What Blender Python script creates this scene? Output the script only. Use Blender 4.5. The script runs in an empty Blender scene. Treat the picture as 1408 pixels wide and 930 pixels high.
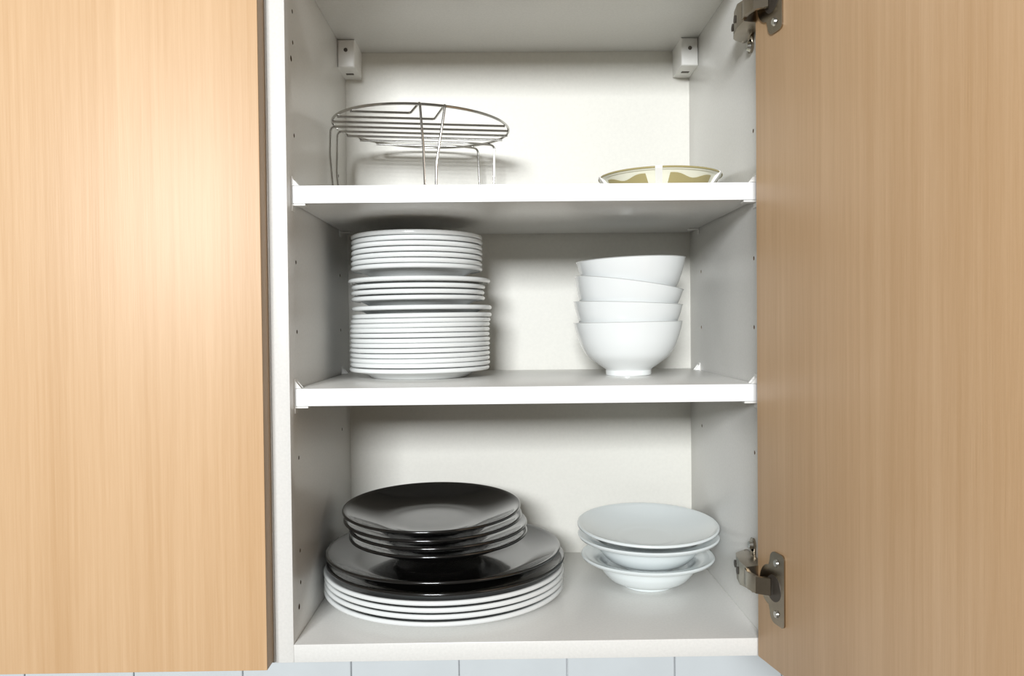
import bpy, bmesh, math, random
from mathutils import Vector, Matrix
random.seed(7)
S = bpy.context.scene
COL = S.collection

# ------------------------------------------------------------------ camera
cam_d = bpy.data.cameras.new('camera'); cam = bpy.data.objects.new('camera', cam_d); COL.objects.link(cam)
cam_d.sensor_width = 36; cam_d.lens = 1080.4 / 1408 * 36; cam_d.clip_start = 0.01
cam.matrix_world = Matrix(((0.99988, 0.01018, -0.01195, -0.0215),
                           (-0.01213, 0.01793, -0.99977, -0.6922),
                           (-0.00996, 0.99979, 0.01805, 0.2820),
                           (0, 0, 0, 1)))
S.camera = cam
# ------------------------------------------------------------------ light
S.view_settings.view_transform = 'Standard'; S.view_settings.look = 'None'
S.view_settings.gamma = 1; S.view_settings.use_curve_mapping = False
S.view_settings.exposure = 0.0
w = bpy.data.worlds.new('room_light'); S.world = w; w.use_nodes = True
w.node_tree.nodes['Background'].inputs[0].default_value = (1.0, 0.91, 0.77, 1)
w.node_tree.nodes['Background'].inputs[1].default_value = 0.14
def area(name, loc, target, sx, sy, power, col):
    d = bpy.data.lights.new(name, 'AREA'); d.shape = 'RECTANGLE'; d.size = sx; d.size_y = sy
    d.energy = power; d.color = col
    o = bpy.data.objects.new(name, d); COL.objects.link(o); o.location = loc
    o.rotation_euler = (Vector(target) - Vector(loc)).to_track_quat('-Z', 'Y').to_euler()
area('window_light', (-0.55, -3.1, 1.00), (0, 0.1, 0.3), 0.85, 0.50, 130, (0.95, 0.98, 1.0))

# ------------------------------------------------------------------ materials
def mat(name, col, rough=0.5, metal=0.0, coat=0.0, spec=0.5, noise=None, bump=None):
    m = bpy.data.materials.new(name); m.use_nodes = True
    nt = m.node_tree; b = nt.nodes['Principled BSDF']
    b.inputs['Base Color'].default_value = (*col, 1); b.inputs['Roughness'].default_value = rough
    b.inputs['Metallic'].default_value = metal; b.inputs['Coat Weight'].default_value = coat
    b.inputs['Coat Roughness'].default_value = 0.04
    b.inputs['Specular IOR Level'].default_value = spec
    tc = nt.nodes.new('ShaderNodeTexCoord')
    if noise:
        sc, amt = noise
        n = nt.nodes.new('ShaderNodeTexNoise'); n.inputs['Scale'].default_value = sc; n.inputs['Detail'].default_value = 6
        nt.links.new(tc.outputs['Object'], n.inputs['Vector'])
        r = nt.nodes.new('ShaderNodeMapRange'); r.inputs[1].default_value = 0.3; r.inputs[2].default_value = 0.7
        r.inputs[3].default_value = 1 - amt; r.inputs[4].default_value = 1 + amt * 0.4
        nt.links.new(n.outputs['Fac'], r.inputs[0])
        x = nt.nodes.new('ShaderNodeVectorMath'); x.operation = 'SCALE'
        x.inputs[0].default_value = col; nt.links.new(r.outputs[0], x.inputs['Scale'])
        nt.links.new(x.outputs[0], b.inputs['Base Color'])
    if bump:
        sc, st, dist = bump
        n = nt.nodes.new('ShaderNodeTexNoise'); n.inputs['Scale'].default_value = sc; n.inputs['Detail'].default_value = 4
        nt.links.new(tc.outputs['Object'], n.inputs['Vector'])
        bp = nt.nodes.new('ShaderNodeBump'); bp.inputs['Strength'].default_value = st; bp.inputs['Distance'].default_value = dist
        nt.links.new(n.outputs['Fac'], bp.inputs['Height']); nt.links.new(bp.outputs[0], b.inputs['Normal'])
    return m

def wood_mat(name, dark, mid, light, rough, seed):
    m = bpy.data.materials.new(name); m.use_nodes = True
    nt = m.node_tree; L = nt.links; b = nt.nodes['Principled BSDF']
    tc = nt.nodes.new('ShaderNodeTexCoord')
    def layer(scale, zs, detail, off, dist=0.0):
        mp = nt.nodes.new('ShaderNodeMapping'); mp.inputs['Scale'].default_value = (scale, scale, zs)
        mp.inputs['Location'].default_value = (off, off * 1.7, off * .3)
        n = nt.nodes.new('ShaderNodeTexNoise'); n.inputs['Scale'].default_value = 1; n.inputs['Detail'].default_value = detail
        n.inputs['Distortion'].default_value = dist
        L.new(tc.outputs['Object'], mp.inputs[0]); L.new(mp.outputs[0], n.inputs['Vector']); return n.outputs['Fac']
    a = layer(28, 0.9, 3, seed, 0.2)      # broad vertical bands
    c = layer(260, 3.0, 3, seed + 3)      # fine streaks
    d = layer(900, 26, 2, seed + 5)       # pores
    def mth(op, x, y):
        k = nt.nodes.new('ShaderNodeMath'); k.operation = op
        for i, v in enumerate((x, y)):
            if isinstance(v, (int, float)): k.inputs[i].default_value = v
            else: L.new(v, k.inputs[i])
        return k.outputs[0]
    s = mth('ADD', mth('MULTIPLY', a, 0.46), mth('ADD', mth('MULTIPLY', c, 0.34), mth('MULTIPLY', d, 0.20)))
    cr = nt.nodes.new('ShaderNodeValToRGB'); e = cr.color_ramp
    e.elements[0].position = 0.36; e.elements[0].color = (*dark, 1)
    e.elements[1].position = 0.64; e.elements[1].color = (*light, 1)
    k = e.elements.new(0.5); k.color = (*mid, 1)
    L.new(s, cr.inputs[0]); L.new(cr.outputs[0], b.inputs['Base Color'])
    b.inputs['Roughness'].default_value = rough; b.inputs['Specular IOR Level'].default_value = 0.5
    bp = nt.nodes.new('ShaderNodeBump'); bp.inputs['Strength'].default_value = 0.12; bp.inputs['Distance'].default_value = 0.0006
    L.new(d, bp.inputs['Height']); L.new(bp.outputs[0], b.inputs['Normal'])
    return m

BOARD = mat('white_melamine', (0.755, 0.745, 0.715), 0.30, noise=(420, 0.05), bump=(1500, 0.08, 0.0003))
EDGE = mat('white_edge_band', (0.84, 0.845, 0.85), 0.35)
CHIP = mat('raw_chipboard', (0.16, 0.11, 0.07), 0.9)
WOOD = wood_mat('beech_veneer', (0.60, 0.375, 0.195), (0.655, 0.425, 0.235), (0.71, 0.475, 0.275), 0.46, 2.0)
WOOD_E = wood_mat('beech_edge_band', (0.40, 0.26, 0.14), (0.46, 0.31, 0.17), (0.52, 0.36, 0.20), 0.45, 9.0)
PORC = mat('white_porcelain', (0.79, 0.81, 0.805), 0.16, coat=0.5)
STONE = mat('off_white_porcelain', (0.74, 0.785, 0.785), 0.22, coat=0.4)
BLACK = mat('black_glaze', (0.008, 0.0075, 0.007), 0.16, coat=0.6)
BLACKM = mat('black_satin_glaze', (0.02, 0.021, 0.021), 0.30, coat=0.15)
CHROME = mat('chrome_wire', (0.55, 0.54, 0.52), 0.16, metal=1)
NICKEL = mat('nickel_plate', (0.38, 0.33, 0.26), 0.26, metal=1, noise=(90, 0.12))
SCREWM = mat('bright_screw', (0.75, 0.74, 0.70), 0.22, metal=1)
DARKM = mat('dark_metal_recess_shade', (0.10, 0.085, 0.07), 0.5, metal=0.6)  # dark screws; on cup and slot the colour stands in for recess shade
PLAST = mat('white_plastic', (0.82, 0.81, 0.78), 0.35)
CREAMP = mat('cream_plastic', (0.80, 0.79, 0.66), 0.28)
OLIVE = mat('olive_beige_plastic', (0.40, 0.34, 0.16), 0.25)
WALLM = mat('wall_paint', (0.72, 0.72, 0.70), 0.8)
TILE = mat('pale_grey_tile', (0.68, 0.72, 0.74), 0.18, noise=(12, 0.05))
GROUT = mat('tile_grout', (0.70, 0.71, 0.72), 0.9)

# ------------------------------------------------------------------ helpers
def finish(bm, name, m, parent=None, loc=None, angle=35, mats=None):
    bmesh.ops.recalc_face_normals(bm, faces=bm.faces[:])
    me = bpy.data.meshes.new(name)
    for f in bm.faces: f.smooth = True
    bm.to_mesh(me); bm.free()
    for mm in (mats or [m]): me.materials.append(mm)
    me.set_sharp_from_angle(angle=math.radians(angle))
    o = bpy.data.objects.new(name, me); COL.objects.link(o)
    if parent: o.parent = parent
    if loc: o.location = loc
    return o
def box(bm, lo, hi, bev=0.0, seg=2, M=None):
    r = bmesh.ops.create_cube(bm, size=1)
    vs = r['verts']
    for v in vs:
        v.co = Vector([lo[i] + (v.co[i] + .5) * (hi[i] - lo[i]) for i in range(3)])
    geo = vs
    if bev > 0:
        es = list({e for v in vs for e in v.link_edges})
        q = bmesh.ops.bevel(bm, geom=es, offset=bev, segments=seg, affect='EDGES', profile=0.5)
        geo = list({v for f in q['faces'] for v in f.verts} | {v for v in vs if v.is_valid})
    if M is not None: bmesh.ops.transform(bm, matrix=M, verts=geo)
    return geo
def boxo(name, lo, hi, m, parent=None, bev=0.0006, M=None):
    bm = bmesh.new(); box(bm, lo, hi, bev, M=M); return finish(bm, name, m, parent)
def lathe(prof, segs=96):
    """closed or open (r, z) profile turned about z; points with r=0 close on the axis"""
    bm = bmesh.new(); rings = []
    for r, z in prof:
        if r < 1e-7: rings.append([bm.verts.new((0, 0, z))])
        else: rings.append([bm.verts.new((r * math.cos(2 * math.pi * i / segs), r * math.sin(2 * math.pi * i / segs), z)) for i in range(segs)])
    for a, b in zip(rings, rings[1:]):
        for i in range(segs):
            j = (i + 1) % segs
            if len(a) == 1 and len(b) == 1: continue
            if len(a) == 1: bm.faces.new((a[0], b[i], b[j]))
            elif len(b) == 1: bm.faces.new((a[i], b[0], a[j]))
            else: bm.faces.new((a[i], b[i], b[j], a[j]))
    return bm
def smooth_prof(pts, n=4):
    """Catmull-Rom through (r, z) control points"""
    out = []; P = [pts[0]] + list(pts) + [pts[-1]]
    for i in range(1, len(P) - 2):
        p0, p1, p2, p3 = P[i - 1], P[i], P[i + 1], P[i + 2]
        for k in range(n):
            t = k / n
            out.append(tuple(.5 * ((2 * p1[d]) + (-p0[d] + p2[d]) * t + (2 * p0[d] - 5 * p1[d] + 4 * p2[d] - p3[d]) * t * t
                        + (-p0[d] + 3 * p1[d] - 3 * p2[d] + p3[d]) * t ** 3) for d in range(2)))
    out.append(tuple(pts[-1])); return [(max(r, 0), z) for r, z in out]
def tube(bm, pts, r, closed=False, n=10):
    pts = [Vector(p) for p in pts]; N = len(pts); rings = []
    up = None
    for i, p in enumerate(pts):
        a = pts[(i - 1) % N] if (closed or i > 0) else p
        b = pts[(i + 1) % N] if (closed or i < N - 1) else p
        t = (b - a).normalized()
        if up is None:
            up = Vector((0, 0, 1)) if abs(t.z) < .9 else Vector((0, 1, 0))
        s = t.cross(up).normalized(); up = s.cross(t).normalized()
        rings.append([bm.verts.new(p + r * (math.cos(2 * math.pi * k / n) * s + math.sin(2 * math.pi * k / n) * up)) for k in range(n)])
    pairs = list(zip(rings, rings[1:])) + ([(rings[-1], rings[0])] if closed else [])
    for a, b in pairs:
        for k in range(n): bm.faces.new((a[k], a[(k + 1) % n], b[(k + 1) % n], b[k]))
    if not closed:
        bm.faces.new(rings[0]); bm.faces.new(rings[-1])
def fillet(pts, rad, n=5):
    pts = [Vector(p) for p in pts]; out = [pts[0]]
    for a, p, b in zip(pts, pts[1:], pts[2:]):
        u = (a - p); v = (b - p); d = min(rad, u.length * .45, v.length * .45)
        p1 = p + u.normalized() * d; p2 = p + v.normalized() * d
        for k in range(n + 1):
            t = k / n; out.append(p1 * (1 - t) ** 2 + p * 2 * t * (1 - t) + p2 * t * t)
    out.append(pts[-1]); return out
def empty(name, loc=(0, 0, 0)):
    o = bpy.data.objects.new(name, None); COL.objects.link(o); o.location = loc; o.empty_display_size = .05; return o
def tag(o, label, cat, group=None):
    o['label'] = label; o['category'] = cat
    if group: o['group'] = group
    return o
def cut(o, cyls):
    """drill real holes: cyls = (centre, axis_x_dir, radius, depth)"""
    bm = bmesh.new()
    for c, r, half in cyls:
        M = Matrix.Translation(c) @ Matrix.Rotation(math.pi / 2, 4, 'Y')
        bmesh.ops.create_cone(bm, cap_ends=True, segments=16, radius1=r, radius2=r, depth=half * 2, matrix=M)
    me = bpy.data.meshes.new('cutter'); bm.to_mesh(me); bm.free(); me.materials.append(CHIP)
    c = bpy.data.objects.new('cutter', me); COL.objects.link(c)
    md = o.modifiers.new('drill', 'BOOLEAN'); md.operation = 'DIFFERENCE'; md.object = c; md.solver = 'EXACT'
    md.material_mode = 'TRANSFER'
    bpy.context.view_layer.update()
    dg = bpy.context.evaluated_depsgraph_get()
    nm = bpy.data.meshes.new_from_object(o.evaluated_get(dg))
    o.modifiers.clear(); o.data = nm; nm.name = o.name
    bpy.data.objects.remove(c); bpy.data.meshes.remove(me)

W2, D, H, T = 0.209, 0.269, 0.6124, 0.016
SH1, SH2, FP = 0.2257, 0.4073, 0.0139

# ------------------------------------------------------------------ setting: tiled wall behind
bm = bmesh.new(); box(bm, (-1.6, 0.290, -0.9), (1.4, 0.39, 1.5), 0)
wall = finish(bm, 'wall_back', GROUT); wall['kind'] = 'structure'
tw, th, gap = 0.1351, 0.1351, 0.0015
tb = bmesh.new(); box(tb, (gap / 2, 0, -th + gap / 2), (tw - gap / 2, 0.0065, -gap / 2), 0.0009, 1)
t0 = finish(tb, 'tile', TILE, wall)
first = True
for i in range(-7, 7):
    for k in range(0, 4):
        o = t0 if first else t0.copy()
        if not first: COL.objects.link(o); o.parent = wall
        first = False
        o.location = (0.1904 + i * tw, 0.2838 + random.uniform(0, .0004), -0.055 - k * th)
bm = bmesh.new(); box(bm, (-1.6, 0.2860, -0.052), (1.4, 0.2899, 1.5), 0)
pl = finish(bm, 'trim_1', WALLM); pl['kind'] = 'structure'

# ------------------------------------------------------------------ open cabinet
cab = tag(empty('kitchen_cabinet', (0, 0.13, -T)),
          'open white wall cabinet with beech door swung right, holding the crockery', 'cabinet')
def cp(bm, name, m, parent=cab, **k):     # parts built in world coords, parented to the cabinet base
    o = finish(bm, name, m, parent, **k)
    if parent is cab: o.matrix_parent_inverse = Matrix.Translation(-cab.location)
    return o
def cbox(name, lo, hi, m, bev=0.0005, parent=cab):
    bm = bmesh.new(); box(bm, lo, hi, bev); return cp(bm, name, m, parent)

sl = cbox('side_panel', (-W2 - T, 0, -T), (-W2, 0.2855, H + T), BOARD)
sr = cbox('side_panel', (W2, 0, -T), (W2 + T, 0.2855, H + T), BOARD)
zs = [0.567, 0.539, 0.455, 0.340, 0.2767, 0.1614, 0.0761, 0.0468]
cyl = [((-W2, 0.027, z), 0.0019, 0.009) for z in zs]
cyl += [((-W2, 0.0205, 0.5225), 0.0026, 0.009), ((-W2, 0.0205, 0.0266), 0.0026, 0.009)]
cyl += [((-W2, 0.221, z), 0.0019, 0.009) for z in (0.455, 0.340, 0.2767, 0.1614)]
cut(sl, cyl)
cut(sr, [((W2, 0.025, z), 0.0019, 0.009) for z in (0.4558, 0.3397, 0.2767, 0.1614)] +
        [((W2, 0.216, z), 0.0019, 0.009) for z in (0.455, 0.3402, 0.276, 0.1614)])
cbox('bottom_panel', (-W2, 0, -T), (W2, 0.2855, 0), BOARD)
cbox('top_panel', (-W2, 0, H), (W2, 0.2855, H + T), BOARD)
cbox('back_panel', (-W2, D, 0), (W2, D + 0.003, H), mat('back_hardboard', (0.71, 0.695, 0.64), 0.45, noise=(300, 0.03)), 0)

def clip(parent, side, yc, zt):
    """clear white shelf clip at a shelf end: plate against the side panel, brace above, tongue below"""
    s = side; xw = s * W2
    bm = bmesh.new()
    w = 0.0045
    box(bm, (min(xw, xw - s * .0011), yc - w, zt - T - .0065), (max(xw, xw - s * .0011), yc + w, zt + .0088), .0004, 1)
    # triangular brace above the shelf
    for yy in (yc - w, yc + w - .0012):
        v = [bm.verts.new(p) for p in ((xw - s * .0009, yy, zt + .0002), (xw - s * .0065, yy, zt + .0002), (xw - s * .0009, yy, zt + .0070),
                                       (xw - s * .0009, yy + .0012, zt + .0002), (xw - s * .0065, yy + .0012, zt + .0002), (xw - s * .0009, yy + .0012, zt + .0070))]
        for f in ((0, 1, 2), (3, 5, 4), (0, 3, 4, 1), (1, 4, 5, 2), (2, 5, 3, 0)): bm.faces.new([v[i] for i in f])
    box(bm, (min(xw - s * .001, xw - s * .0125), yc - w, zt - T - .0018), (max(xw - s * .001, xw - s * .0125), yc + w, zt - T - .0001), .0004, 1)
    o = finish(bm, 'shelf_clip', PLAST, parent)
    o.matrix_parent_inverse = Matrix.Translation(-cab.location)   # parent sits at the cabinet's inverse already
    return o
for zt in (SH1, SH2):
    sh = cbox('shelf', (-W2 + .0014, FP, zt - T), (W2 - .0014, D - .004, zt), BOARD, .0007)
    bm = bmesh.new(); box(bm, (-W2 + .0014, FP - .0005, zt - T + .0002), (W2 - .0014, FP + .0006, zt - .0002), .0002, 1)
    e = finish(bm, 'edge_band', EDGE, sh)
    for s in (-1, 1):
        for yc in (FP + .0045, 0.226):
            c = clip(sh, s, yc, zt); c.matrix_parent_inverse = Matrix.Identity(4)

# hanger covers in the back corners
for s in (-1, 1):
    hb = bmesh.new()
    x0, x1 = sorted((s * W2, s * (W2 - .0200)))
    y0, z0 = 0.2225, 0.5800
    box(hb, (x0, y0, z0), (x1, D, H), 0.0)
    es = [e for e in hb.edges if (abs(e.verts[0].co.y - y0) < 1e-6 and abs(e.verts[1].co.y - y0) < 1e-6)]
    bmesh.ops.bevel(hb, geom=es, offset=.0022, segments=3, affect='EDGES', profile=.5)
    es = [e for e in hb.edges if abs(e.verts[0].co.z - z0) < 3e-3 and abs(e.verts[1].co.z - z0) < 3e-3 and abs(e.verts[0].co.y - y0) < 1e-4 and abs(e.verts[1].co.y - y0) < 1e-4]
    h = cp(hb, 'hanger_cover', PLAST)
    xc = s * (W2 - .0098)
    sc = bmesh.new()
    bmesh.ops.create_cone(sc, cap_ends=True, segments=20, radius1=.0022, radius2=.0022, depth=.0010, matrix=Matrix.Translation((xc, y0 - .0003, .6000)) @ Matrix.Rotation(math.pi / 2, 4, 'X'))
    finish(sc, 'adjusting_screw', DARKM, h)
    sc = bmesh.new(); box(sc, (xc - .0045, y0 + .022, z0 - .0005), (xc + .0045, y0 + .027, z0 + .0002), .0002, 1)
    finish(sc, 'adjusting_slot', DARKM, h)  # solid block, the slot's shade is painted by its dark colour

# door, hinged on the right, swung a little past square
DC = Vector((0.2012, -0.0060)); TH = math.radians(11.6)
du = Vector((math.sin(TH), -math.cos(TH), 0)); dn = Vector((-math.cos(TH), -math.sin(TH), 0))
MD = Matrix(((du.x, dn.x, 0, DC.x), (du.y, dn.y, 0, DC.y), (0, 0, 1, 0), (0, 0, 0, 1)))   # local (u, n, z)
ZB, ZT = -0.0138, 0.6270
bm = bmesh.new(); box(bm, (0, -0.018, ZB), (0.445, 0, ZT), 0.0008)
door = cp(bm, 'cabinet_door', WOOD)
# place the mesh via object transform so that wood coordinates stay in the plane of the door
door.matrix_parent_inverse = Matrix.Translation(-cab.location); door.matrix_basis = MD
door['label'] = 'plain beech door of the open cabinet seen from its inner face'

def hinge(zc):
    hroot = empty('hinge'); hroot.parent = cab; hroot.matrix_parent_inverse = Matrix.Translation(-cab.location)
    # cup flange on the door (local u, n, z)
    uc = .0235
    b = bmesh.new()
    out = []
    def arc(cx, cz, r, a0, a1, n=8):
        return [(cx + r * math.cos(math.radians(a0 + (a1 - a0) * i / n)), cz + r * math.sin(math.radians(a0 + (a1 - a0) * i / n))) for i in range(n + 1)]
    u0, u1, hh = .0225, .0445, .0305
    out += arc(u1 - .004, hh - .004, .004, 0, 90)
    out += arc(u0 + .008, hh - .008, .008, 90, 180)
    out += arc(uc, 0, .0175, 100, 260, 18)
    out += arc(u0 + .008, -hh + .008, .008, 180, 270)
    out += arc(u1 - .004, -hh + .004, .004, 270, 360)
    lo = [b.verts.new((u, 0.0000, z + zc)) for u, z in out]; hi = [b.verts.new((u, .0014, z + zc)) for u, z in out]
    b.faces.new(lo); b.faces.new(hi)
    for i in range(len(out)):
        j = (i + 1) % len(out); b.faces.new((lo[i], lo[j], hi[j], hi[i]))
    bmesh.ops.transform(b, matrix=MD, verts=b.verts[:])
    fl = finish(b, 'cup_flange', NICKEL, hroot)
    b = bmesh.new()     # flat dark disc for the cup opening, its inner shade put into the colour
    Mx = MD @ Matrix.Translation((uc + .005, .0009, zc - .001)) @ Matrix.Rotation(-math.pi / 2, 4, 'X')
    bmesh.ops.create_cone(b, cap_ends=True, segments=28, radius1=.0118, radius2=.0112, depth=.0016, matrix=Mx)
    finish(b, 'hinge_cup', DARKM, hroot)
    for dz in (-.0215, .0215):
        b = bmesh.new()
        Mx = MD @ Matrix.Translation((.0330, .0021, zc + dz)) @ Matrix.Rotation(-math.pi / 2, 4, 'X')
        bmesh.ops.create_cone(b, cap_ends=True, segments=18, radius1=.0036, radius2=.0026, depth=.0016, matrix=Mx)
        for a in (0, 1):
            mm = MD @ Matrix.Translation((.0330, .0029, zc + dz)) @ Matrix.Rotation(math.pi / 4 + a * math.pi / 2, 4, 'Y')
            box(b, (-.0022, -.0002, -.0004), (.0022, .0001, .0004), 0, M=mm)
        finish(b, 'screw', SCREWM, hroot)
    # link arm between the cup and the arm body: bent strap
    b = bmesh.new()
    P = [Vector((.1955, .006)), Vector((.1915, -.004)), Vector((.1905, -.016)), Vector((.1935, -.0275)), Vector((.2035, -.0335))]
    hz = .0072; th = .0034
    prev = None
    for i, p in enumerate(P):
        a = P[max(i - 1, 0)]; c = P[min(i + 1, len(P) - 1)]; t = (c - a).normalized(); nrm = Vector((t.y, -t.x))
        if nrm.x > 0: nrm = -nrm
        q = [b.verts.new((*(p + nrm * k * th / 2), zc + dz)) for k, dz in ((1, hz), (1, -hz), (-1, -hz), (-1, hz))]
        if prev:
            for k in range(4): b.faces.new((prev[k], prev[(k + 1) % 4], q[(k + 1) % 4], q[k]))
        else: b.faces.new(q)
        prev = q
    b.faces.new(prev)
    bmesh.ops.bevel(b, geom=[e for e in b.edges if e.calc_face_angle(0) > 1.2], offset=.0008, segments=2, affect='EDGES')
    finish(b, 'link_arm', NICKEL, hroot)
    # arm body: tapering channel lying along the side panel
    b = bmesh.new()
    sec = [(-.0080, .0185, .0092, .0105), (.004, .0205, .0104, .0110), (.020, .0185, .0100, .0106), (.038, .0140, .0082, .0095), (.047, .0095, .0064, .0080)]
    prev = None
    for y, hgt, wt, wb in sec:
        x_top = W2 - hgt; x_b = W2 - .0035
        q = [b.verts.new(p) for p in ((x_top, y, zc + wt), (x_top, y, zc - wt), (x_b, y + .001, zc - wb), (x_b, y + .001, zc + wb))]
        if prev:
            for k in range(4): b.faces.new((prev[k], prev[(k + 1) % 4], q[(k + 1) % 4], q[k]))
        else: b.faces.new(q)
        prev = q
    b.faces.new(prev)
    bmesh.ops.bevel(b, geom=[e for e in b.edges if e.calc_face_angle(0) > .9], offset=.0012, segments=2, affect='EDGES')
    body = finish(b, 'hinge_body', NICKEL, hroot)
    for y, x in ((.012, W2 - .0198), (.032, W2 - .0160)):     # adjusting screws on the body
        b = bmesh.new(); bmesh.ops.create_cone(b, cap_ends=True, segments=16, radius1=.0036, radius2=.0030, depth=.0014, matrix=Matrix.Translation((x, y, zc)) @ Matrix.Rotation(math.pi / 2, 4, 'Y'))
        finish(b, 'adjusting_screw', DARKM, hroot)
    # mounting plate with a wing above and below
    b = bmesh.new()
    box(b, (W2 - .0040, .006, zc - .0095), (W2 - .0001, .046, zc + .0095), .0008)
    for s in (-1, 1):
        Mx = Matrix.Translation((W2 - .0012, .027, zc + s * .0190)) @ Matrix.Rotation(math.pi / 2, 4, 'Y')
        bmesh.ops.create_cone(b, cap_ends=True, segments=22, radius1=.0064, radius2=.0058, depth=.0022, matrix=Mx)
        z0, z1 = sorted((zc + s * .008, zc + s * .019))
        box(b, (W2 - .0023, .0212, z0), (W2 - .0001, .0328, z1), .0005)
    finish(b, 'mounting_plate', NICKEL, hroot)
    for s in (-1, 1):
        b = bmesh.new()
        Mx = Matrix.Translation((W2 - .0036, .027, zc + s * .0190)) @ Matrix.Rotation(-math.pi / 2, 4, 'Y')
        bmesh.ops.create_cone(b, cap_ends=True, segments=18, radius1=.0046, radius2=.0030, depth=.0030, matrix=Mx)
        finish(b, 'screw', SCREWM, hroot)
    return hroot
hinge(0.0570)
hinge(0.5520)

# ------------------------------------------------------------------ closed cabinet at the left
nb = tag(empty('kitchen_cabinet', (-0.45, 0.13, -T)), 'closed wall cabinet with plain pale beech door at the left', 'cabinet')
def nbox(name, lo, hi, m, bev=.0006):
    b = bmesh.new(); box(b, lo, hi, bev); o = finish(b, name, m, nb); o.matrix_parent_inverse = Matrix.Translation(-nb.location); return o
XL = -W2 - T - .0003
nbox('side_panel', (XL - T, 0.0002, -T), (XL, .2855, H + T), BOARD)
nbox('side_panel', (XL - .452, 0.0002, -T), (XL - .436, .2855, H + T), BOARD)
nbox('bottom_panel', (XL - .436, .0002, -T), (XL - T, .2855, 0), BOARD)
nbox('top_panel', (XL - .436, .0002, H), (XL - T, .2855, H + T), BOARD)
nbox('back_panel', (XL - .436, D, 0), (XL - T, D + .003, H), BOARD, 0)
ld = nbox('cabinet_door', (XL - .4515, -.0205, -0.0138), (XL - .0010, -.0022, ZT), WOOD, .0009)
ld.data.materials.append(WOOD_E)
for f in ld.data.polygons:
    if abs(f.normal.y) < .5: f.material_index = 1

# ------------------------------------------------------------------ crockery profiles
def plate_flat(R, h, foot, rim=.0021):
    """hotel plate: foot ring, flat base, shallow wall and thick rolled rim; z=0 under the foot"""
    p = [(0, .0018), (foot - .006, .0018), (foot - .0045, 0.0002), (foot - .0025, 0), (foot, .0010)]
    p += smooth_prof([(foot + .0015, .0022), (R * .86, h - .0052), (R - .0030, h - .0042)], 4)
    for k in range(9):
        a = -math.pi / 2 + math.pi * k / 8
        p.append((R - rim + rim * math.cos(a), h - rim + rim * math.sin(a)))
    p += smooth_prof([(R - .006, h - .0007), (R * .86, h - .0022), (foot + .003, .0052), (foot - .004, .0046), (foot * .5, .0044), (0, .0044)], 4)
    return p
def coupe(R, h, foot, rim=.0016, flat=.003, well=0):
    """coupe plate: continuous curve from a small foot to the rim"""
    p = [(0, .0016), (foot - .0045, .0016), (foot - .003, .0001), (foot - .0015, 0), (foot, .0014)]
    n = 12; r0 = max(foot + .002, well)
    o = []; inn = []
    for k in range(n + 1):
        s = k / n; r = r0 + (R - rim - r0) * s
        z = flat + (h - 2 * rim - flat) * (s ** 1.35)
        o.append((r, z))
    for k in range(n + 1):
        s = 1 - k / n; r = r0 + (R - rim - .0004 - r0) * s
        inn.append((r, flat + .0024 + (h - flat - .0024) * (s ** 1.5) - .0002))
    p += o
    for k in range(1, 8):
        a = -math.pi / 2 + math.pi * k / 8
        p.append((R - rim + rim * math.cos(a), h - rim + rim * math.sin(a)))
    p += inn[:-1]
    p += smooth_prof([(r0, flat + .0022), (foot * .85, flat + .0012), (foot * .5, flat + .0008), (0, flat + .0006)], 3)
    return p
def bowl_deep(R, h, foot):
    o = [(0, .003), (foot - .004, .003), (foot - .0030, .0001), (foot - .0010, 0), (foot, .0009), (foot, .0058)]
    o += smooth_prof([(foot + .0012, .0072), (.0330, .0125), (.0435, .0210), (.0505, .0325), (.0553, .0460), (R - .0012, h - .0010)], 5)
    o += [(R - .0003, h - .0004), (R - .0014, h), (R - .0026, h - .0004)]
    o += smooth_prof([(R - .0034, h - .0020), (.0520, .0440), (.0468, .0325), (.0395, .0220), (.0290, .0150), (.015, .0112), (0, .0105)], 5)
    return o
def bowl_wide(R, h, foot, body):
    """soup bowl: rounded body and a flared flat rim"""
    o = [(0, .0026), (foot - .004, .0026), (foot - .0028, .0001), (foot - .0010, 0), (foot, .0012), (foot + .0005, .0030)]
    o += smooth_prof([(foot + .003, .0034), (foot + (body - foot) * .52, .0078), (foot + (body - foot) * .82, .0160), (body - .0008, h * .70), (body + .0030, h * .84), (R - .004, h - .0044), (R - .0012, h - .0034)], 5)
    o += [(R, h - .0014), (R - .0012, h), (R - .003, h - .0002)]
    o += smooth_prof([(R - .005, h - .0010), (body + .005, h * .93), (body - .002, h * .83), (body - .006, h * .60), (foot + (body - foot) * .62, .0150), (foot + .002, .0085), (0, .0068)], 5)
    return o
def dish(name, prof, m, loc, tilt=(0, 0), label='', cat='plate', group=None, mesh=None, segs=112, hrim=0.0):
    """tilt about the rim centre: tx raises the back, ty raises the right side (degrees)"""
    if mesh is None:
        o = finish(lathe(prof, segs), name, m)
    else:
        o = mesh.copy(); COL.objects.link(o)
    Rm = Matrix.Rotation(math.radians(tilt[0]), 4, 'X') @ Matrix.Rotation(math.radians(-tilt[1]), 4, 'Y')
    o.matrix_world = Matrix.Translation(Vector(loc)) @ Rm @ Matrix.Translation((0, 0, -hrim)) @ Matrix.Rotation(random.uniform(0, 6.28), 4, 'Z')
    tag(o, label, cat, group)
    return o

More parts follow.
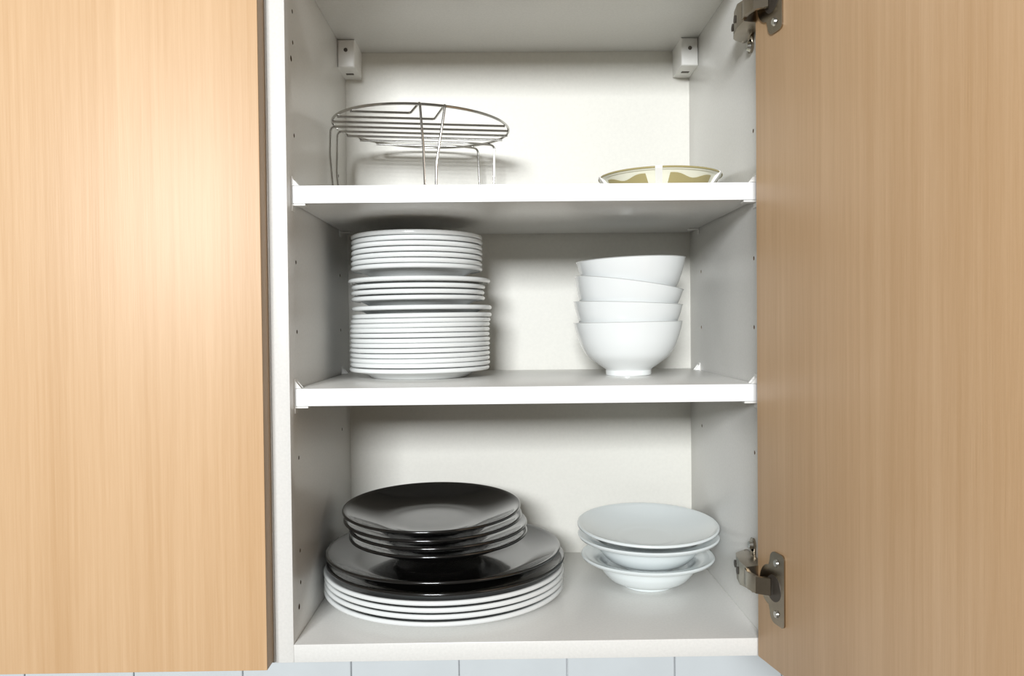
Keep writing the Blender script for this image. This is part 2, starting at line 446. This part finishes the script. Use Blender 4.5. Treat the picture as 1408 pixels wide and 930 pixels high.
# bottom shelf: large white plates, large black plates, small black plates
LW, LB, SB = coupe(.1240, .0165, .074, flat=.0028, rim=.0023), coupe(.1214, .0155, .080, flat=.0030, well=.088), coupe(.0922, .0215, .046, flat=.0035)
LB2 = coupe(.1230, .0155, .080, flat=.0030, well=.088)
m0 = None
names = ['lowest of the four large white plates under the black ones, resting on the cabinet floor',
         'large white dinner plate second from the bottom under the black plates',
         'large white dinner plate third from the bottom under the black plates',
         'topmost large white dinner plate directly beneath the large black plates']
for i, z in enumerate((.0166, .0232, .0292, .0355)):
    o = dish('dinner_plate', LW, PORC, (-.0838 + (0, .0002, .0004, -.0002)[i], .1268, z), (0, 0), names[i], 'plate', 'large white dinner plates', m0, hrim=.0165)
    m0 = m0 or o
m0 = None
for i, (x, z, nm) in enumerate(((-.0824, .0424, 'lower large black dinner plate lying on the white plates'),
                                (-.0850, .0523, 'upper large black dinner plate carrying the small black plates'))):
    dish('dinner_plate', (LB2, LB)[i], BLACK, (x, .1268, z), (0, 0), nm, 'plate', 'large black dinner plates', hrim=.0155)
m0 = None
for i, (x, y, z, t, nm) in enumerate((
        (-.0900, .1262, .0682, (.8, .3), 'lowest small black plate, its foot on the large black plate'),
        (-.0902, .1260, .0770, (1.4, .2), 'small black plate second from the bottom, jutting out to the right'),
        (-.0955, .1255, .0858, (2.2, 0), 'small black plate directly under the topmost one'),
        (-.0968, .1255, .0950, (2.9, 0), 'topmost small black plate with its glossy hollow open to view'))):
    o = dish('side_plate', SB, BLACK, (x, y, z), t, nm, 'plate', 'small black plates', m0, hrim=.0215)
    m0 = m0 or o
# bottom shelf right: soup bowls
SBW = bowl_wide(.0708, .0335, .0280, .0530)
SB2 = bowl_wide(.0750, .0345, .0300, .0555)
dish('soup_bowl', SBW, STONE, (.1318, .1480, .0338), (0, 0), 'lowest wide-rimmed white bowl, foot on the cabinet floor at the right', 'bowl', 'wide-rimmed white bowls', hrim=.0335)
dish('soup_bowl', SB2, STONE, (.1325, .1470, .0560), (.6, 0), 'middle wide-rimmed white bowl nested in the lowest one', 'bowl', 'wide-rimmed white bowls', hrim=.0345)
top = coupe(.0752, .0200, .030, flat=.0035)
dish('soup_plate', top, STONE, (.1322, .1470, .0672), (3.4, 0), 'topmost shallow white dish lying open on the wide-rimmed bowls', 'plate', hrim=.0200)

# middle shelf: tall stack of white plates
ordn = ['lowest', 'second', 'third', 'fourth', 'fifth', 'sixth', 'seventh', 'eighth', 'ninth', 'tenth', 'eleventh', 'twelfth', 'topmost']
g3 = [.2358, .2411, .2461, .2512, .2563, .2614, .2663, .2716, .2768, .2818, .2867, .2919, .2998]
xr3 = [(478, 670)] * 13
PA = plate_flat(.0752, .0122, .0520, .00235); m0 = None
offs = [-.0025, -.0016, -.0020, -.0016, -.0020, -.0016, -.0014, -.0018, -.0016, -.0014, -.0008, .0006, .0006]
for i, z in enumerate(g3):
    lab = ('white plate, %s from the bottom of the tall stack on the middle shelf' % ordn[i]) if 0 < i < 12 else \
          ('bottom white plate of the tall stack, its foot on the middle shelf' if i == 0 else 'topmost white plate in the lowest run of the tall stack, jutting to the right')
    o = dish('side_plate', PA, PORC, (-.1088 + offs[i], .1600, z + .0021), (0 if i == 0 else random.uniform(-.15, .15), .15 if i < 2 else random.uniform(.2, .55) if i > 8 else .3), lab, 'plate', 'white plates in the tall stack', m0, hrim=.0122)
    m0 = m0 or o
g2 = [(.3099, .0717, -.1118), (.3160, .0719, -.1122), (.3221, .0719, -.1116), (.3287, .0762, -.1105)]
n2 = ['lowest plate of the middle run of four in the tall white stack', 'second plate of the middle run of four in the tall white stack',
      'third plate of the middle run of four in the tall white stack', 'wider white plate jutting out on both sides just below the top seven']
PB = plate_flat(.0717, .0122, .0500, .0024); PC = plate_flat(.0762, .0122, .0520, .0024); mB = None
for i, (z, R_, x) in enumerate(g2):
    if R_ < .073:
        o = dish('side_plate', PB, PORC, (x, .1600, z + .0021), (0, .35 if i == 0 else .15), n2[i], 'plate', 'white plates in the tall stack', mB, hrim=.0122); mB = mB or o
    else: dish('side_plate', PC, PORC, (x, .1600, z + .0021), (0, .1), n2[i], 'plate', 'white plates in the tall stack', hrim=.0122)
PD = plate_flat(.0705, .0128, .0480, .0025); m0 = None
n1 = ['lowest', 'second', 'third', 'fourth', 'fifth', 'sixth', 'topmost']
for i, z in enumerate((.3418, .3472, .3528, .3585, .3642, .3698, .3752)):
    lab = ('white plate, %s from the bottom of the tall stack\'s top run of seven' % n1[i]) if 0 < i < 6 else \
        ('lowest of the seven smaller white plates, above the wider plate' if i == 0 else 'very top white plate of the tall stack, nearest the shelf above')
    o = dish('side_plate', PD, PORC, (-.1128 + random.uniform(-.0005, .0005), .1600, z + .0021), (0, random.uniform(-.1, .2)), lab, 'plate', 'white plates in the tall stack', m0, hrim=.0128)
    m0 = m0 or o

# middle shelf: four deep bowls
BD = bowl_deep(.0590, .0575, .0242); m0 = None
for i, (x, z, t, nm) in enumerate(((.1132, .2832, (0, .6), 'bottom deep white bowl with its round foot on the middle shelf'),
                                   (.1134, .3032, (0, -2.2), 'second deep white bowl from the bottom of the nested four'),
                                   (.1148, .3245, (0, -8.0), 'third deep white bowl, tipped down towards the right'),
                                   (.1165, .3492, (0, 1.9), 'topmost deep white bowl of the nested four'))):
    o = dish('bowl', BD, PORC, (x, .1520, z), t, nm, 'bowl', 'deep white bowls', m0, hrim=.0575)
    m0 = m0 or o

# ------------------------------------------------------------------ top shelf: wire rack
rk = tag(empty('wire_rack', (-.1066, .160, SH2)), 'round chrome wire steaming rack on legs at the left of the top shelf', 'rack')
RR, HZ, wr = .0938, .0875, .00125
b = bmesh.new(); tube(b, [(RR * math.cos(a), RR * math.sin(a), HZ) for a in [2 * math.pi * i / 96 for i in range(96)]], .0014, True)
ring = finish(b, 'rim_ring', CHROME, rk)
def wire(pts, rad=.007):
    b = bmesh.new(); tube(b, fillet(pts, rad), wr); o = finish(b, 'wire', CHROME, rk); lean(o); return o
def cx(y): return math.sqrt(max(RR * RR - y * y, 0))
zw = HZ - .0024
def lean(o):      # the ring sits a little lower on its right
    for v in o.data.vertices: v.co.z -= .034 * (v.co.x + .02) * max(v.co.z, 0) / HZ
lean(ring)
ys = [-.0690, -.0480, -.0270, -.0065, .0145, .0350, .0550, .0720]
# two nearest wires turn forward to the ring and come down as front legs
def on(a): a = math.radians(a); return (RR * math.cos(a), RR * math.sin(a))
fx = on(-85); gx = on(-70)
def legdown(x, y, dx, dy): return [(x, y, HZ - .001), (x + dx, y + dy, HZ * .45), (x + dx * 1.25, y + dy * 1.2, wr)]
wire([(-cx(ys[0]), ys[0], zw), (fx[0] - .012, ys[0], zw), (fx[0], fx[1] - .0025, HZ + .001)] + [(fx[0] + .003, fx[1] - .002, HZ * .5), (fx[0] + .0040, fx[1] + .001, wr)], .003)
wire([(-cx(ys[1]), ys[1], zw), (gx[0] - .014, ys[1], zw), (gx[0], gx[1] - .0025, HZ + .001)] + [(gx[0] - .009, gx[1] - .002, HZ * .35), (gx[0] - .010, gx[1], wr)], .003)
wire([(-cx(ys[2]), ys[2], zw), (cx(ys[2]), ys[2], zw)])
# wires 4 and 5 run on past the ring at the left and drop as legs
wire([(cx(ys[3]), ys[3], zw), (-RR - .0025, ys[3], zw), (-RR - .0035, ys[3], HZ * .62), (-RR + .0010, ys[3], wr)], .006)
wire([(cx(ys[4]), ys[4], zw), (-RR + .0005, ys[4], zw), (-RR - .0010, ys[4], HZ * .45), (-RR + .0030, ys[4], wr)], .006)
wire([(-cx(ys[5]), ys[5], zw), (cx(ys[5]), ys[5], zw)])
# wires 7 and 8 turn back to the ring at the far right and drop as rear legs
hx = on(38); kx = on(54)
wire([(-cx(ys[6]), ys[6], zw), (hx[0] - .022, ys[6], zw), (hx[0] + .004, hx[1] + .004, zw), (hx[0] + .002, hx[1] + .003, wr)], .006)
wire([(-cx(ys[7]), ys[7], zw), (kx[0] - .018, ys[7], zw), (kx[0] + .003, kx[1] + .005, zw), (kx[0] + .006, kx[1] + .003, wr)], .006)

# ------------------------------------------------------------------ top shelf: small divided dish
dd = tag(empty('divided_dish', (.1428, .1230, SH2)), 'small round cream and olive dish with white ribs at the right of the top shelf', 'dish')
Rd, hd = .0622, .0250
prof = [(0, .002), (.040, .002), (.0415, 0), (.0440, 0), (.0455, .0015)] + smooth_prof([(.0470, .0035), (.0520, .0100), (.0565, .0175), (.0592, .0215)], 4) + \
       [(.0605, .0218), (.0612, .0222), (Rd - .0005, .0228), (Rd, .0236), (Rd - .0006, .0246), (Rd - .0022, hd), (.0580, .0244)] + \
       smooth_prof([(.0560, .0215), (.0505, .0120), (.0450, .0055), (.035, .0045), (0, .0045)], 4)
finish(lathe(prof, 96), 'bowl_body', CREAMP, dd)
b = bmesh.new(); tube(b, [((Rd + .0002) * math.cos(a), (Rd + .0002) * math.sin(a), .0240) for a in [2 * math.pi * i / 96 for i in range(96)]], .00095, True)
finish(b, 'rim_band', OLIVE, dd)
def wall_r(z):     # outer radius of the wall at height z
    pts = [(.0035, .0470), (.0100, .0520), (.0175, .0565), (.0215, .0592)]
    for (z0, r0), (z1, r1) in zip(pts, pts[1:]):
        if z <= z1: return r0 + (r1 - r0) * (z - z0) / (z1 - z0)
    return pts[-1][1]
for k in range(5):                          # olive windows in the wall between white ribs
    a0 = -103 + k * 72 + 12; a1 = -103 + (k + 1) * 72 - 12
    b = bmesh.new(); n = 14; rows = 5; G = []
    for i in range(n + 1):
        t = i / n; a = math.radians(a0 - 3 + (a1 - a0 + 6) * t)
        ztop = .0192 - .0030 * math.sin(math.pi * t) + .0012 * math.sin(3 * math.pi * t)
        G.append([])
        for j in range(rows + 1):
            z = .0045 + (ztop - .0045) * j / rows
            aa = a + (0.05 * (1 - 2 * t)) * (j / rows)
            r = wall_r(z) + .0008
            G[-1].append((b.verts.new((r * math.cos(aa), r * math.sin(aa), z)), b.verts.new(((r - .0012) * math.cos(aa), (r - .0012) * math.sin(aa), z))))
    for i in range(n):
        for j in range(rows):
            for s in (0, 1): b.faces.new((G[i][j][s], G[i + 1][j][s], G[i + 1][j + 1][s], G[i][j + 1][s]))
        for j in (0, rows): b.faces.new((G[i][j][0], G[i + 1][j][0], G[i + 1][j][1], G[i][j][1]))
    for i in (0, n):
        for j in range(rows): b.faces.new((G[i][j][0], G[i][j + 1][0], G[i][j + 1][1], G[i][j][1]))
    finish(b, 'wall_panel', OLIVE, dd)
for k in range(5):                          # raised ribs
    a = math.radians(-102 + k * 72)
    b = bmesh.new()
    Mz = Matrix.Rotation(a, 4, 'Z')
    q = [(.0468, .003), (.0622, .0232), (.0622, .0252), (.0600, .0252), (.0450, .006)]
    lo = [b.verts.new((x, -.0032, z)) for x, z in q]; hi = [b.verts.new((x, .0032, z)) for x, z in q]
    q2 = [(x + .0016, z) for x, z in q]
    lo = []; hi = []
    for x, z in q2: lo.append(b.verts.new((x, -.0034, z))); hi.append(b.verts.new((x, .0034, z)))
    for v in [v for v in b.verts if not v.link_faces and v not in lo and v not in hi]: b.verts.remove(v)
    b.faces.new(lo); b.faces.new(hi)
    for i in range(len(q2)):
        j = (i + 1) % len(q2); b.faces.new((lo[i], lo[j], hi[j], hi[i]))
    bmesh.ops.bevel(b, geom=b.edges[:], offset=.0005, segments=2, affect='EDGES')
    bmesh.ops.transform(b, matrix=Mz, verts=b.verts[:])
    finish(b, 'rib', PLAST, dd)
